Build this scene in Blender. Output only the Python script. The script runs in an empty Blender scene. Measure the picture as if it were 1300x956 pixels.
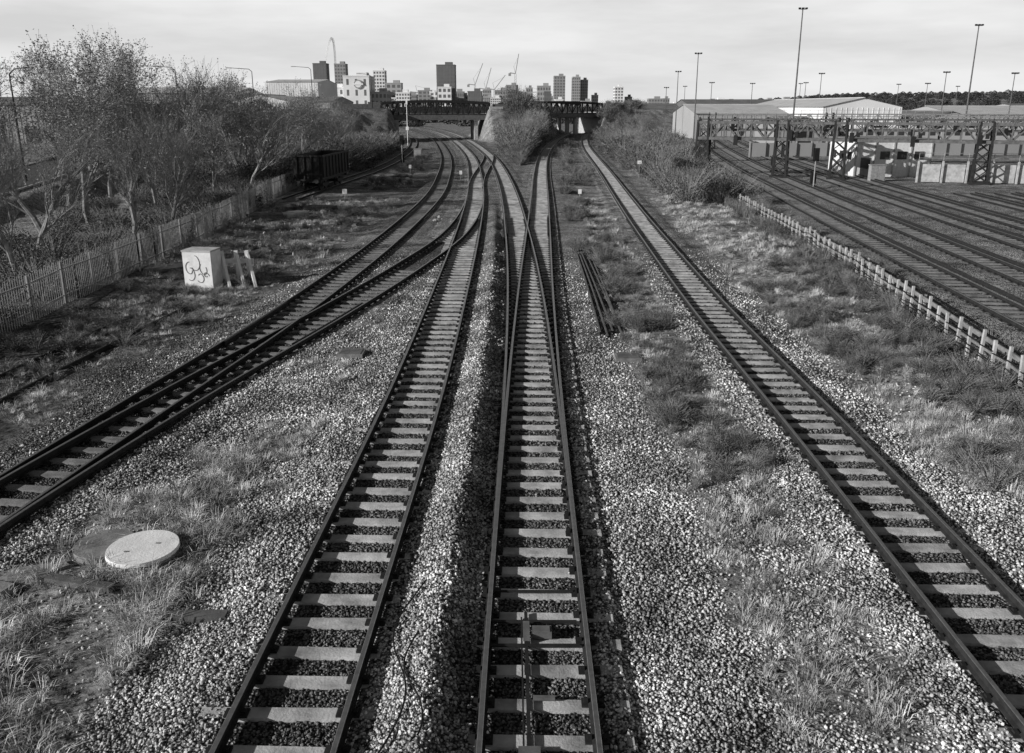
import bpy, math, random
import numpy as np
from mathutils import Vector, Matrix
random.seed(7); rng=np.random.default_rng(7)
scene=bpy.context.scene
scene.view_settings.view_transform='Standard'
scene.view_settings.look='None'
scene.view_settings.exposure=0

# ------------------------------------------------------------------ materials
def mat(name,v,rough=.85,var=.3,scale=3.0,metal=0.0,bump=0.0,bscale=20.0,rand=0.0,spec=.3,detail=4,world=False):
    m=bpy.data.materials.new(name); m.use_nodes=True
    nt=m.node_tree; N=nt.nodes; L=nt.links
    b=N['Principled BSDF']; b.inputs['Roughness'].default_value=rough
    b.inputs['Metallic'].default_value=metal
    b.inputs['Specular IOR Level'].default_value=spec
    tc=N.new('ShaderNodeTexCoord'); src=tc.outputs['Object']
    if world:
        ge=N.new('ShaderNodeNewGeometry'); src=ge.outputs['Position']
    no=N.new('ShaderNodeTexNoise'); no.inputs['Scale'].default_value=scale; no.inputs['Detail'].default_value=detail; no.inputs['Roughness'].default_value=.65
    L.new(src,no.inputs['Vector'])
    mr=N.new('ShaderNodeMapRange'); mr.inputs['From Min'].default_value=.3; mr.inputs['From Max'].default_value=.7
    mr.inputs['To Min'].default_value=v*(1-var); mr.inputs['To Max'].default_value=v*(1+var)
    L.new(no.outputs['Fac'],mr.inputs['Value'])
    out=mr.outputs['Result']
    if rand>0:
        oi=N.new('ShaderNodeObjectInfo')
        m2=N.new('ShaderNodeMapRange'); m2.inputs['To Min'].default_value=1-rand; m2.inputs['To Max'].default_value=1+rand
        L.new(oi.outputs['Random'],m2.inputs['Value'])
        mu=N.new('ShaderNodeMath'); mu.operation='MULTIPLY'
        L.new(out,mu.inputs[0]); L.new(m2.outputs['Result'],mu.inputs[1]); out=mu.outputs[0]
    L.new(out,b.inputs['Base Color'])
    if bump>0:
        n2=N.new('ShaderNodeTexNoise'); n2.inputs['Scale'].default_value=bscale; n2.inputs['Detail'].default_value=3
        L.new(tc.outputs['Object'],n2.inputs['Vector'])
        bp=N.new('ShaderNodeBump'); bp.inputs['Distance'].default_value=bump; bp.inputs['Strength'].default_value=1
        L.new(n2.outputs['Fac'],bp.inputs['Height']); L.new(bp.outputs['Normal'],b.inputs['Normal'])
    return m

M_rail=mat('rail_rusty_steel',.028,.75,.4,6,.0,.004,60,spec=.15)
M_head=mat('rail_polished_head',.38,.34,.2,8,.85)
M_sleep=mat('sleeper_timber',.42,.9,.5,1.7,0,.008,30,spec=.1)
M_sleepd=mat('sleeper_dark',.20,.9,.4,2.2,0,.006,30,spec=.1)
M_conc=mat('concrete',.42,.85,.3,2.5,0,.006,25)
M_concd=mat('concrete_dirty',.19,.9,.45,2.5,0,.006,25)
M_concl=mat('concrete_pale',.72,.85,.15,3,0,.006,25)
M_dark=mat('dark_steel',.022,.6,.4,4,.0,spec=.2)
M_steel=mat('galvanised_steel',.30,.55,.3,5,.1)
M_gant=mat('gantry_weathered_steel',.11,.7,.4,3,.0)
M_paleSteel=mat('palisade_galvanised',.40,.6,.35,.8,.1)
M_bark=mat('bark',.20,.9,.4,5,spec=.1)
M_twig=mat('twig',.24,.9,.35,5,detail=1,spec=.1)
M_leaf=mat('bush_leaf',.105,.85,.75,.8,rand=.55,detail=2,spec=.08,world=True)
M_tleaf=mat('autumn_leaf',.26,.85,.5,1.5,detail=1,spec=.08)
M_leaf2=mat('far_leaf',.07,.9,.5,.4,rand=.4,detail=1,spec=.05)
M_grass=mat('dry_grass',.44,.85,.45,1.5,rand=.5,detail=1,spec=.1,world=True)
M_stone=mat('ballast_granite',.42,.9,.6,.55,rand=.78,detail=3,spec=.12,world=True)
M_stoned=mat('ballast_oil_and_painted_shade',.12,.9,.5,.8,rand=.75,detail=2,spec=.12,world=True)  # oily stones between rails, also painted tree shade left of track A
M_wood=mat('weathered_timber',.10,.9,.4,4,0,.005,30)
M_black=mat('black_paint',.015,.6,.3,4,spec=.2)
M_white=mat('white_paint',.78,.6,.1,4)
M_glass=mat('window_glass',.04,.2,.2,1,spec=.6)
M_asph=mat('asphalt',.055,.9,.25,8,0,.004,80)

# ------------------------------------------------------------------ mesh builder
class MB:
    def __init__(s): s.v=[]; s.f=[]; s.m=[]
    def add(s,vs,fs,mi=0):
        o=len(s.v); s.v.extend(vs); s.f.extend([tuple(i+o for i in f) for f in fs]); s.m.extend([mi]*len(fs))
    def box(s,c,d,rz=0,mi=0,taper=1.0,rx=0):
        hx,hy,hz=d[0]/2,d[1]/2,d[2]/2; ca,sa=math.cos(rz),math.sin(rz)
        vs=[]
        for z in(-1,1):
            t=taper if z>0 else 1
            for x,y in((-1,-1),(1,-1),(1,1),(-1,1)):
                px,py=x*hx*t,y*hy*t; vs.append((c[0]+px*ca-py*sa,c[1]+px*sa+py*ca,c[2]+z*hz))
        s.add(vs,[(0,3,2,1),(4,5,6,7),(0,1,5,4),(1,2,6,5),(2,3,7,6),(3,0,4,7)],mi)
    def tube(s,a,b,r0,r1=None,n=6,mi=0,cap=False):
        if r1 is None:r1=r0
        a=Vector(a);b=Vector(b);d=(b-a)
        if d.length<1e-6:return
        d.normalize(); u=d.orthogonal().normalized(); w=d.cross(u)
        vs=[]
        for p,r in((a,r0),(b,r1)):
            for i in range(n):
                t=2*math.pi*i/n; q=p+u*(r*math.cos(t))+w*(r*math.sin(t)); vs.append((q.x,q.y,q.z))
        fs=[(i,(i+1)%n,n+(i+1)%n,n+i) for i in range(n)]
        if cap: fs+= [tuple(range(n-1,-1,-1)),tuple(range(n,2*n))]
        s.add(vs,fs,mi)
    def beam(s,a,b,w,h,mi=0):
        a=Vector(a);b=Vector(b);d=(b-a).normalized()
        up=Vector((0,0,1)) if abs(d.z)<.95 else Vector((1,0,0))
        u=d.cross(up).normalized()*w/2; t=u.cross(d).normalized()*h/2
        vs=[tuple(p+x*u+y*t) for p in(a,b) for x,y in((-1,-1),(1,-1),(1,1),(-1,1))]
        s.add(vs,[(0,3,2,1),(4,5,6,7),(0,1,5,4),(1,2,6,5),(2,3,7,6),(3,0,4,7)],mi)
    def obj(s,name,mats,parent=None,smooth=False,coll=None):
        me=bpy.data.meshes.new(name); me.from_pydata(s.v,[],s.f)
        for m in mats: me.materials.append(m)
        if len(mats)>1: me.polygons.foreach_set('material_index',s.m)
        if smooth: me.polygons.foreach_set('use_smooth',[True]*len(s.f))
        me.update()
        o=bpy.data.objects.new(name,me)
        (coll or scene.collection).objects.link(o)
        if parent: o.parent=parent
        return o
def empty(name,loc=(0,0,0),rz=0):
    o=bpy.data.objects.new(name,None); o.empty_display_size=.3
    scene.collection.objects.link(o); o.location=loc; o.rotation_euler=(0,0,rz); return o

# ------------------------------------------------------------------ track alignments (world metres)
def curve(pts):
    p=np.array(sorted(pts,key=lambda q:q[1]),float); xs=p[:,0]; ys=p[:,1]
    sl=np.gradient(xs,ys)
    def f(Y):
        Y=np.asarray(Y,float); i=np.clip(np.searchsorted(ys,Y)-1,0,len(ys)-2)
        h=ys[i+1]-ys[i]; t=(Y-ys[i])/h; tc=np.clip(t,0,1)
        r=(2*tc**3-3*tc**2+1)*xs[i]+(tc**3-2*tc**2+tc)*h*sl[i]+(-2*tc**3+3*tc**2)*xs[i+1]+(tc**3-tc**2)*h*sl[i+1]
        r=r+np.where(t<0,t*h*sl[0],0)+np.where(t>1,(t-1)*h*sl[-1],0)
        return r
    return f
cA=curve([(-11.9,2),(-11.3,8),(-10.5,15.4),(-9.75,22),(-9.0,28.4),(-8.0,41.5),(-7.3,58),(-7.1,75),(-8.1,100),(-10.3,132),(-13.6,165),(-18.5,206),(-29,270),(-45,340)])
cB=curve([(-11.04,10.5),(-10.38,15.4),(-9.15,22),(-7.25,30.5),(-5.1,41.9),(-3.9,50),(-3.35,58),(-3.2,66),(-3.25,73)])
cC=curve([(-3.1,2),(-2.95,9.7),(-2.72,21),(-2.7,35),(-2.8,50),(-3.25,73.7),(-4.4,100),(-6.4,132),(-9.5,165),(-14.2,206),(-24,270),(-39,340)])
cX=curve([(-3.68,84),(-3.85,95),(-3.75,110),(-3.6,125),(-3.85,142)])
cD1=curve([(.25,2),(.40,12),(.53,21.7),(.58,30),(.52,42),(.28,56),(-.15,73.7),(-1.2,100),(-3.1,132),(-6.1,165),(-10.6,206),(-20,270),(-34,340)])
cD2=curve([(.25,2),(.40,12),(.62,21.7),(1.02,35),(1.58,50),(2.45,73.7),(3.35,100),(4.8,132),(9.4,192),(18,260),(32,340)])
cE=curve([(7.3,2),(7.43,9.7),(7.68,18.4),(7.9,30.8),(8.7,50.7),(11.3,100),(16.4,192),(23.2,260),(36,340)])
cS=curve([(-19.4,72),(-18.7,85),(-17.5,105),(-17.4,122),(-18.9,156),(-24,206),(-35,270)])
cT=curve([(16.8,4),(17.6,12),(19.6,31),(21.7,50.7),(24.3,74),(28.6,110),(33.5,143),(45,210),(62,290)])
T_off=[0,3.9,8.6,12.4]
mains=[cA,cB,cC,cD1,cD2,cE,cS]
rngs=[(0,340),(10,73),(0,340),(0,340),(0,340),(0,340),(70,270)]

def hsh(i,j,s):
    v=np.sin(i*127.1+j*311.7+s*74.7)*43758.5453
    return v-np.floor(v)
def vn(X,Y,f,s=0):
    x=X*f+s*13.7;y=Y*f+s*5.3
    i=np.floor(x);j=np.floor(y);u=x-i;v=y-j
    u=u*u*(3-2*u);v=v*v*(3-2*v)
    return (hsh(i,j,s)*(1-u)+hsh(i+1,j,s)*u)*(1-v)+(hsh(i,j+1,s)*(1-u)+hsh(i+1,j+1,s)*u)*v
def ss(a,b,x):
    t=np.clip((x-a)/(b-a),0,1); return t*t*(3-2*t)
def dtrack(X,Y):
    d=np.full(np.shape(X),1e3)
    for c,(a,b) in zip(mains,rngs):
        dd=np.abs(X-c(Y)); dd=np.where((Y<a)|(Y>b),1e3,dd); d=np.minimum(d,dd)
    for o in T_off+[17.2,21.0]:
        dd=np.abs(X-cT(Y)-o); dd=np.where((o>13)&(Y>78),1e3,np.where(Y>290,1e3,dd)); d=np.minimum(d,dd)
    return d
fenceR=curve([(12.6,4),(13.6,16),(14.7,24),(16.6,39),(17.7,54),(19.5,81),(23,110),(31,160),(42,220)])
fenceL=curve([(-17.6,5),(-18.2,27),(-18.5,32),(-18.9,40),(-19.1,50),(-21.2,74),(-23,100)])
road=[(-41,30,.2),(-43,60,.6),(-47,90,1.8),(-51,120,4.0),(-49,150,5.6),(-46,180,6.9),(-40,198,7.1),(-30,206,7.1)]
road2=[(-5,212,7.1),(2,236,7.1),(4,242,7.1)]
road3=[(27,262,7.1),(60,275,6.5),(110,285,6)]
def segd(X,Y,pl):
    best=np.full(np.shape(X),1e6); bz=np.zeros(np.shape(X))
    for (ax,ay,az),(bx,by,bz2) in zip(pl[:-1],pl[1:]):
        dx,dy=bx-ax,by-ay; t=np.clip(((X-ax)*dx+(Y-ay)*dy)/(dx*dx+dy*dy),0,1)
        d=np.hypot(X-ax-t*dx,Y-ay-t*dy); z=az+t*(bz2-az)
        bz=np.where(d<best,z,bz); best=np.minimum(best,d)
    return best,bz
def gz(X,Y):
    X=np.asarray(X,float);Y=np.asarray(Y,float)
    d=dtrack(X,Y)
    z=-.245+.062*ss(.74,.92,d)-.15*ss(1.5,2.5,d)
    r=X-cD2(Y); le=cE(Y)-X
    ditch=ss(1.1,2.05,r)*(1-ss(2.3,4.2,r)*.72)*ss(1.5,2.6,le)*.80
    z=z-ditch*(r>0)*(le>0)*(Y<200)
    # ballast ridge between C and D, steep on the D side
    m=(X-cC(Y)); m2=cD1(Y)-X
    z=z+.34*ss(1.0,1.9,m)*ss(.95,1.65,m2)*(m>0)*(m2>0)*(1-ss(45,80,Y))*(.6+.8*vn(X*.3,Y,.6,9))
    away=ss(1.7,3.2,d)
    z=z+away*((vn(X,Y,.35,1)-.5)*.34+(vn(X,Y,1.3,2)-.5)*.19)+(vn(X,Y,4.5,3)-.5)*.05*(.3+away)
    rb=X-cE(Y); z=z+.30*ss(2,5,rb)*(1-ss(-2.2,-.4,X-fenceR(Y)))*(Y<230)
    z=z+.3*ss(1,6,-(X-fenceL(Y)))*(vn(X,Y,.1,4))
    for pl in(road,road2,road3):
        dd,zz=segd(X,Y,pl)
        e=np.maximum(0,zz+.3-np.maximum(0,dd-5)*.6)*ss(2.4,5.5,d)
        z=np.maximum(z,e-.28)
    far=ss(500,1800,Y)
    z=z+far*(26*ss(250,900,X)*(.7+.6*vn(X,Y,.004,5))+14*ss(100,900,-X)*vn(X,Y,.004,6))+ss(400,900,Y)*3*vn(X,Y,.01,7)
    z=np.where(np.hypot(X,Y)>3200,-2.0,z)
    return z
def veg(X,Y):
    X=np.asarray(X,float);Y=np.asarray(Y,float)
    n=.6*vn(X,Y,.45,11)+.4*vn(X,Y,1.5,12)
    m=np.zeros(np.shape(X))
    xa=cA(Y)
    bl=ss(0,.9,X-(xa+1.7))*ss(0,1.4,-4.9-X)*(1-ss(15.2,17.8,Y)); m=np.maximum(m,bl*.95)
    xd=X-cD2(Y); xe=cE(Y)-X
    m=np.maximum(m,ss(2.7,3.6,xd)*ss(1.4,2.1,xe)*(.46+.42*ss(12,32,Y)))
    R=ss(1.6,3.6,-xe)*(.50+.52*ss(9,20,Y)); R=R*(1-ss(0,1.6,X-fenceR(Y)-.8)); m=np.maximum(m,R)
    Lm=ss(1.9,3.2,xa-X)*(.62+.2*ss(35,60,Y)); Lm=np.where(X<fenceL(Y)+.6,1.0,Lm); m=np.maximum(m,Lm)
    m=np.maximum(m,.46*ss(1.7,2.6,X-xa)*ss(1.7,2.6,cC(Y)-X)*(Y>16)*(Y<90))
    m=np.maximum(m,.8*ss(2,4,np.minimum(dtrack(X,Y),50))*ss(90,140,Y))
    m=np.maximum(m,.5*ss(24,28,X-cT(Y)))
    return np.clip((m+(n-.5)*1.1-.32)*2.4,0,1)*(m>.02)
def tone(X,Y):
    t=1-.5*ss(-9.2,-12.2,X)*(Y<50)*(X>-20)  # tree shadow around and left of track A, painted into the ground colour
    d=dtrack(X,Y); t=t*(.45+.55*ss(.6,.95,d))
    return t

# ------------------------------------------------------------------ ground sheet
def grow(a,b,s,g):
    o=[a];
    while o[-1]<b: o.append(o[-1]+s); s*=g
    return o
xs=np.array(sorted(set([-x for x in grow(60,3600,2,1.12)]+list(np.arange(-60,-14,.6))+list(np.arange(-14,17,.12))+list(np.arange(17,60,.5))+grow(60,3600,2,1.12))))
ys=np.array([-400,-200,-100,-50,-20,-10,-4]+list(np.arange(0,6,.5))+list(np.arange(6,45,.16))+list(np.arange(45,90,.4))+list(np.arange(90,300,1.2))+grow(301,3900,2.5,1.06))
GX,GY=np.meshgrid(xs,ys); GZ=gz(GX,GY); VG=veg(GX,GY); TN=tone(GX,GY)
nx,ny=len(xs),len(ys)
co=np.stack([GX,GY,GZ],-1).reshape(-1,3)
I=np.arange(nx*ny).reshape(ny,nx)
F=np.stack([I[:-1,:-1],I[:-1,1:],I[1:,1:],I[1:,:-1]],-1).reshape(-1,4)
me=bpy.data.meshes.new('ground'); me.vertices.add(len(co)); me.vertices.foreach_set('co',co.ravel())
me.loops.add(F.size); me.loops.foreach_set('vertex_index',F.ravel().astype(np.int32))
me.polygons.add(len(F)); me.polygons.foreach_set('loop_start',np.arange(0,F.size,4,dtype=np.int32))
me.polygons.foreach_set('use_smooth',np.ones(len(F),bool))
me.update(calc_edges=True)
at=me.attributes.new('veg','FLOAT','POINT'); at.data.foreach_set('value',VG.ravel().astype(np.float32))
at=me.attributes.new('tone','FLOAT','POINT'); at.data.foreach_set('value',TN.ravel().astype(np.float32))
ground=bpy.data.objects.new('ground',me); scene.collection.objects.link(ground)
m=bpy.data.materials.new('ballast_and_soil'); m.use_nodes=True; nt=m.node_tree;N=nt.nodes;L=nt.links
b=N['Principled BSDF']; b.inputs['Roughness'].default_value=.95; b.inputs['Specular IOR Level'].default_value=.1
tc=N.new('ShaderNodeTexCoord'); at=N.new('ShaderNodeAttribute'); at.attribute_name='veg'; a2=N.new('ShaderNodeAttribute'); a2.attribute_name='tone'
vo=N.new('ShaderNodeTexVoronoi'); vo.inputs['Scale'].default_value=20; L.new(tc.outputs['Object'],vo.inputs['Vector'])
bw=N.new('ShaderNodeRGBToBW'); L.new(vo.outputs['Color'],bw.inputs['Color'])
cr=N.new('ShaderNodeMapRange'); cr.inputs['From Min'].default_value=.2;cr.inputs['From Max'].default_value=.85;cr.inputs['To Min'].default_value=.09;cr.inputs['To Max'].default_value=.9
L.new(bw.outputs[0],cr.inputs['Value'])
ds=N.new('ShaderNodeMapRange'); ds.inputs['From Min'].default_value=.25;ds.inputs['From Max'].default_value=.6;ds.inputs['To Min'].default_value=1;ds.inputs['To Max'].default_value=.2
L.new(vo.outputs['Distance'],ds.inputs['Value'])
st=N.new('ShaderNodeTexNoise'); st.inputs['Scale'].default_value=.55; st.inputs['Detail'].default_value=3; st.inputs['Roughness'].default_value=.65
L.new(tc.outputs['Object'],st.inputs['Vector'])
sm=N.new('ShaderNodeMapRange'); sm.inputs['From Min'].default_value=.3;sm.inputs['From Max'].default_value=.7;sm.inputs['To Min'].default_value=.4;sm.inputs['To Max'].default_value=1.55
L.new(st.outputs['Fac'],sm.inputs['Value'])
def mul(a,b_):
    q=N.new('ShaderNodeMath');q.operation='MULTIPLY';L.new(a,q.inputs[0]);L.new(b_,q.inputs[1]);return q.outputs[0]
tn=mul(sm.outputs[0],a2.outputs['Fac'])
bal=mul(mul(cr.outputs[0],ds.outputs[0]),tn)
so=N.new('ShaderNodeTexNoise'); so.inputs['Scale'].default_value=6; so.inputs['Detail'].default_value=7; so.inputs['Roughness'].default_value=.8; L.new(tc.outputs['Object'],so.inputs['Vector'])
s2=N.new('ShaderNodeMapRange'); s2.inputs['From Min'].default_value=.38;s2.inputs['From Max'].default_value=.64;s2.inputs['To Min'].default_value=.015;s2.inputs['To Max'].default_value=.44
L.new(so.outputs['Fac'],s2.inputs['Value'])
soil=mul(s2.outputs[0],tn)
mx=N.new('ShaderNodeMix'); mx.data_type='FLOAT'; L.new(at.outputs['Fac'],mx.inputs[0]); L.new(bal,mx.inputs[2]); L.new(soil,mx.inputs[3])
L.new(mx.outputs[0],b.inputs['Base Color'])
hm=N.new('ShaderNodeMix'); hm.data_type='FLOAT'
inv=N.new('ShaderNodeMath'); inv.operation='SUBTRACT'; inv.inputs[0].default_value=1; L.new(vo.outputs['Distance'],inv.inputs[1])
L.new(at.outputs['Fac'],hm.inputs[0]); L.new(inv.outputs[0],hm.inputs[2]); L.new(so.outputs['Fac'],hm.inputs[3])
bp=N.new('ShaderNodeBump'); bp.inputs['Distance'].default_value=.08; L.new(hm.outputs[0],bp.inputs['Height']); L.new(bp.outputs['Normal'],b.inputs['Normal'])
me.materials.append(m)

# ------------------------------------------------------------------ scatter helper
def scatter(name,P,R,S,protos,idx=None):
    n=len(P); me=bpy.data.meshes.new(name); me.vertices.add(n)
    me.vertices.foreach_set('co',np.asarray(P,np.float32).ravel())
    a=me.attributes.new('rot','FLOAT_VECTOR','POINT'); a.data.foreach_set('vector',np.asarray(R,np.float32).ravel())
    a=me.attributes.new('scl','FLOAT_VECTOR','POINT'); a.data.foreach_set('vector',np.asarray(S,np.float32).ravel())
    if idx is None: idx=rng.integers(0,1000,n)
    a=me.attributes.new('pid','INT','POINT'); a.data.foreach_set('value',np.asarray(idx,np.int32))
    me.update()
    o=bpy.data.objects.new(name,me); scene.collection.objects.link(o)
    g=bpy.data.node_groups.new(name+'_nodes','GeometryNodeTree')
    g.interface.new_socket('Geometry',in_out='INPUT',socket_type='NodeSocketGeometry')
    g.interface.new_socket('Geometry',in_out='OUTPUT',socket_type='NodeSocketGeometry')
    N=g.nodes;L=g.links; gi=N.new('NodeGroupInput');go=N.new('NodeGroupOutput')
    iop=N.new('GeometryNodeInstanceOnPoints'); ci=N.new('GeometryNodeCollectionInfo')
    ci.inputs['Collection'].default_value=protos; ci.inputs['Separate Children'].default_value=True; ci.inputs['Reset Children'].default_value=True
    def na(nm,t):
        q=N.new('GeometryNodeInputNamedAttribute'); q.data_type=t; q.inputs['Name'].default_value=nm; return q.outputs['Attribute']
    L.new(gi.outputs[0],iop.inputs['Points']); L.new(ci.outputs[0],iop.inputs['Instance'])
    iop.inputs['Pick Instance'].default_value=True
    L.new(na('pid','INT'),iop.inputs['Instance Index']); L.new(na('rot','FLOAT_VECTOR'),iop.inputs['Rotation']); L.new(na('scl','FLOAT_VECTOR'),iop.inputs['Scale'])
    L.new(iop.outputs[0],go.inputs[0])
    md=o.modifiers.new('instances','NODES'); md.node_group=g
    return o
def pc(name): return bpy.data.collections.new(name)

# ballast stones
import bmesh
def stones(cname,mt,n=4):
    c=pc(cname)
    for k in range(n):
        bm=bmesh.new(); bmesh.ops.create_icosphere(bm,subdivisions=1,radius=1)
        r=random.Random(k)
        ax=[r.uniform(.75,1.2) for _ in range(3)]
        for v in bm.verts:
            q=r.uniform(.75,1.15); v.co=Vector((v.co.x*ax[0],v.co.y*ax[1],v.co.z*ax[2]*.8))*q
        me=bpy.data.meshes.new('ballast_stone'); bm.to_mesh(me); bm.free(); me.materials.append(mt)
        o=bpy.data.objects.new('ballast_stone',me); c.objects.link(o)
    return c
cst=stones('ballast_stones',M_stone); cstd=stones('oil_and_painted_shade_stones',M_stoned)
def cand(x0,x1,y0,y1,dens):
    n=int((x1-x0)*(y1-y0)*dens); return rng.uniform(x0,x1,n),rng.uniform(y0,y1,n)
PX=[];PY=[];PS=[]
for (y0,y1,dens,s) in((7.5,12,460,.0215),(12,18,300,.024),(18,27,150,.027),(27,50,70,.031)):
    x,y=cand(-13,15.0,y0,y1,dens)
    k=np.abs(x)<.60*y+2.0; x,y=x[k],y[k]
    v=veg(x,y); k=rng.random(len(x))>v*.85+.5*ss(-9,-12,x)+ss(27,50,y); x,y=x[k],y[k]
    PX.append(x);PY.append(y);PS.append(np.full(len(x),s))
PX=np.concatenate(PX);PY=np.concatenate(PY);PS=np.concatenate(PS)*rng.uniform(.5,1.45,len(PX))
PZ=gz(PX,PY)+PS*rng.uniform(-.1,.6,len(PX))
d=dtrack(PX,PY); PZ=np.where(d<.7,-.245+.004,PZ)
k=~((d>.62)&(d<.9)); PX,PY,PZ,PS,d=PX[k],PY[k],PZ[k],PS[k],d[k]
dk=(d<.7)|(rng.random(len(d))<.75*ss(-9.0,-11.5,PX))  # between rails: oily; left of track A: darker stones paint in tree shade
for nm,k,c in(('ballast',~dk,cst),('oil_and_painted_shade_ballast',dk,cstd)):
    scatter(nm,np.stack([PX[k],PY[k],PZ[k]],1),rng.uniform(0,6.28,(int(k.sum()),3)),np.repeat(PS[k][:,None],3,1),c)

# ------------------------------------------------------------------ tracks
PROF=[(-.07,-.160),(.07,-.160),(.07,-.148),(.016,-.128),(.012,-.05),(.036,-.038),(.036,-.008),(.028,0),(-.028,0),(-.036,-.008),(-.036,-.038),(-.012,-.05),(-.016,-.128),(-.07,-.148)]
def rail(mb,c,off,y0,y1,zo=0):
    Y=np.concatenate([np.arange(y0,min(y1,60),.6),np.arange(max(60,y0),y1,2.0) if y1>60 else np.array([]),[y1]])
    X=c(Y); dX=(c(Y+.1)-c(Y-.1))/.2; ln=np.hypot(1,dX); nxx=1/ln; nyy=-dX/ln
    n=len(PROF); vs=[]
    for i in range(len(Y)):
        for px,pz in PROF:
            q=off+px; vs.append((X[i]+nxx[i]*q,Y[i]+nyy[i]*q,pz+zo))
    o=len(mb.v); mb.v.extend(vs)
    for i in range(len(Y)-1):
        for j in range(n):
            k=(j+1)%n; mb.f.append((o+i*n+j,o+i*n+k,o+(i+1)*n+k,o+(i+1)*n+j)); mb.m.append(1 if j in(6,7,8) else 0)
G=.7535
def track(name,c,y0,y1,others=(),skip=(),zo=0,smat=None,step=.68,third=False,head=None,phase=0):
    e=empty(name)
    mb=MB()
    for s in(-G,G): rail(mb,c,s,y0,y1,zo)
    mb.obj('rails',[M_rail,head or M_head],e)
    if third:
        mb=MB(); rail(mb,c,1.15,y0,y1,.06); mb.obj('conductor_rail',[M_rail,M_rail],e)
    sl=MB(); ch=MB(); y=y0+.2+phase
    while y<y1:
        x=float(c(y)); dx=float(c(y+.1)-c(y-.1))/.2; rz=-math.atan(dx)
        lo,hi=x-1.25,x+1.25; ok=True
        for oc,(a,b_) in skip:
            if a<=y<=b_ and abs(float(oc(y))-x)<2.55: ok=False
        if ok:
            for oc,(a,b_) in others:
                if a<=y<=b_:
                    ox=float(oc(y))
                    if abs(ox-x)<2.55: lo=min(lo,ox-1.25); hi=max(hi,ox+1.25)
            j=random.uniform(-.02,.02)
            sl.box(((lo+hi)/2+random.uniform(-.03,.03),y+j*2,-.25+zo+random.uniform(-.01,.002)),(hi-lo,.225+random.uniform(-.03,.02),.14),rz+j)
        if y<60:
            for s in(-G,G):
                ch.box((x+s,y,-.168+zo),(.32,.16,.035),rz); ch.box((x+s-.1,y,-.14+zo),(.06,.07,.045),rz); ch.box((x+s+.1,y,-.14+zo),(.06,.07,.045),rz)
        y+=step
    sl.obj('sleepers',[smat or M_sleep],e)
    if ch.v: ch.obj('rail_chairs',[M_dark],e)
    return e
track('railway_track',cC,1,340,others=[(cB,(50,73)),(cX,(84,142))],smat=M_sleep)
track('railway_track',cD2,1,340,others=[(cD1,(10,200))],smat=M_sleep,phase=.2)
track('railway_track',cD1,12,340,skip=[(cD2,(0,300))],others=[(cX,(100,142))],zo=-.004)
track('railway_track',cB,10.5,73,skip=[(cA,(0,80)),(cC,(0,80))],zo=-.004,smat=M_sleepd)
track('railway_track',cA,1,340,others=[(cB,(10,60))],smat=M_sleepd,phase=.1)
track('railway_track',cX,84,142,skip=[(cC,(0,200)),(cD1,(0,200))],zo=-.006)
track('railway_track',cE,1,340,smat=M_sleep,phase=.3)
track('siding_track',cS,73,270,smat=M_sleepd)
for o in T_off+[17.2,21.0]:
    c=(lambda oo:(lambda Y:cT(Y)+oo))(o)
    track('electric_railway_track',c,8,290 if o<13 else 78,smat=M_sleepd,third=True,step=.75)
mb=MB(); cO=curve([(-14.6,14),(-14.2,22),(-13.8,27.4),(-13.2,34)])
rail(mb,cO,0,12,33,-.12); rail(mb,cO,-1.5,12,30,-.14); mb.obj('disused_rails',[M_rail,M_rail])
mb=MB()
for c,s in((cD1,-G+.11),(cD2,G-.11)): rail(mb,c,s,52,61,.012)
for c,s in((cA,-G+.11),(cB,G-.11)): rail(mb,c,s,27,33,.012)
mb.obj('check_rails',[M_rail,M_rail])
e=empty('point_machine')
mb=MB(); x0=.34
mb.box((x0,10.75,-.12),(1.36,.05,.03)); mb.box((x0,11.35,-.12),(1.36,.05,.03)); mb.box((x0,12.2,-.12),(1.36,.04,.03))
mb.box((x0-.12,9.3,-.13),(.05,4.6,.035)); mb.box((x0-.19,9.3,-.15),(.025,4.4,.03))
mb.obj('stretcher_bars',[M_dark],e)
mb=MB(); mb.box((x0+.12,11.05,-.1),(.30,.2,.10)); mb.box((x0+.12,11.05,-.045),(.24,.14,.02)); mb.box((x0-.12,11.05,-.08),(.1,.4,.08)); mb.box((x0-.12,8.6,-.1),(.28,.12,.05)); mb.box((x0+.1,9.6,-.12),(.3,.06,.04))
mb.obj('motor_case',[M_gant],e)
mb=MB()
for k,(xa,xb,ya,yb) in enumerate(((3.2,3.62,28.9,46),(3.42,3.75,28.4,45.2),(3.68,3.9,29.1,46.4),(3.95,4.12,28.2,44.6),(4.0,4.3,31,43))):
    c=curve([(xa,ya),((xa+xb)/2+.03,(ya+yb)/2),(xb,yb)])
    zz=float(np.max(gz(np.linspace(xa,xb,20),np.linspace(ya,yb,20))))
    rail(mb,c,0,ya,yb,zz+.12+(.0 if k<4 else .02))
mb.obj('spare_rails',[M_rail,M_gant])

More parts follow.
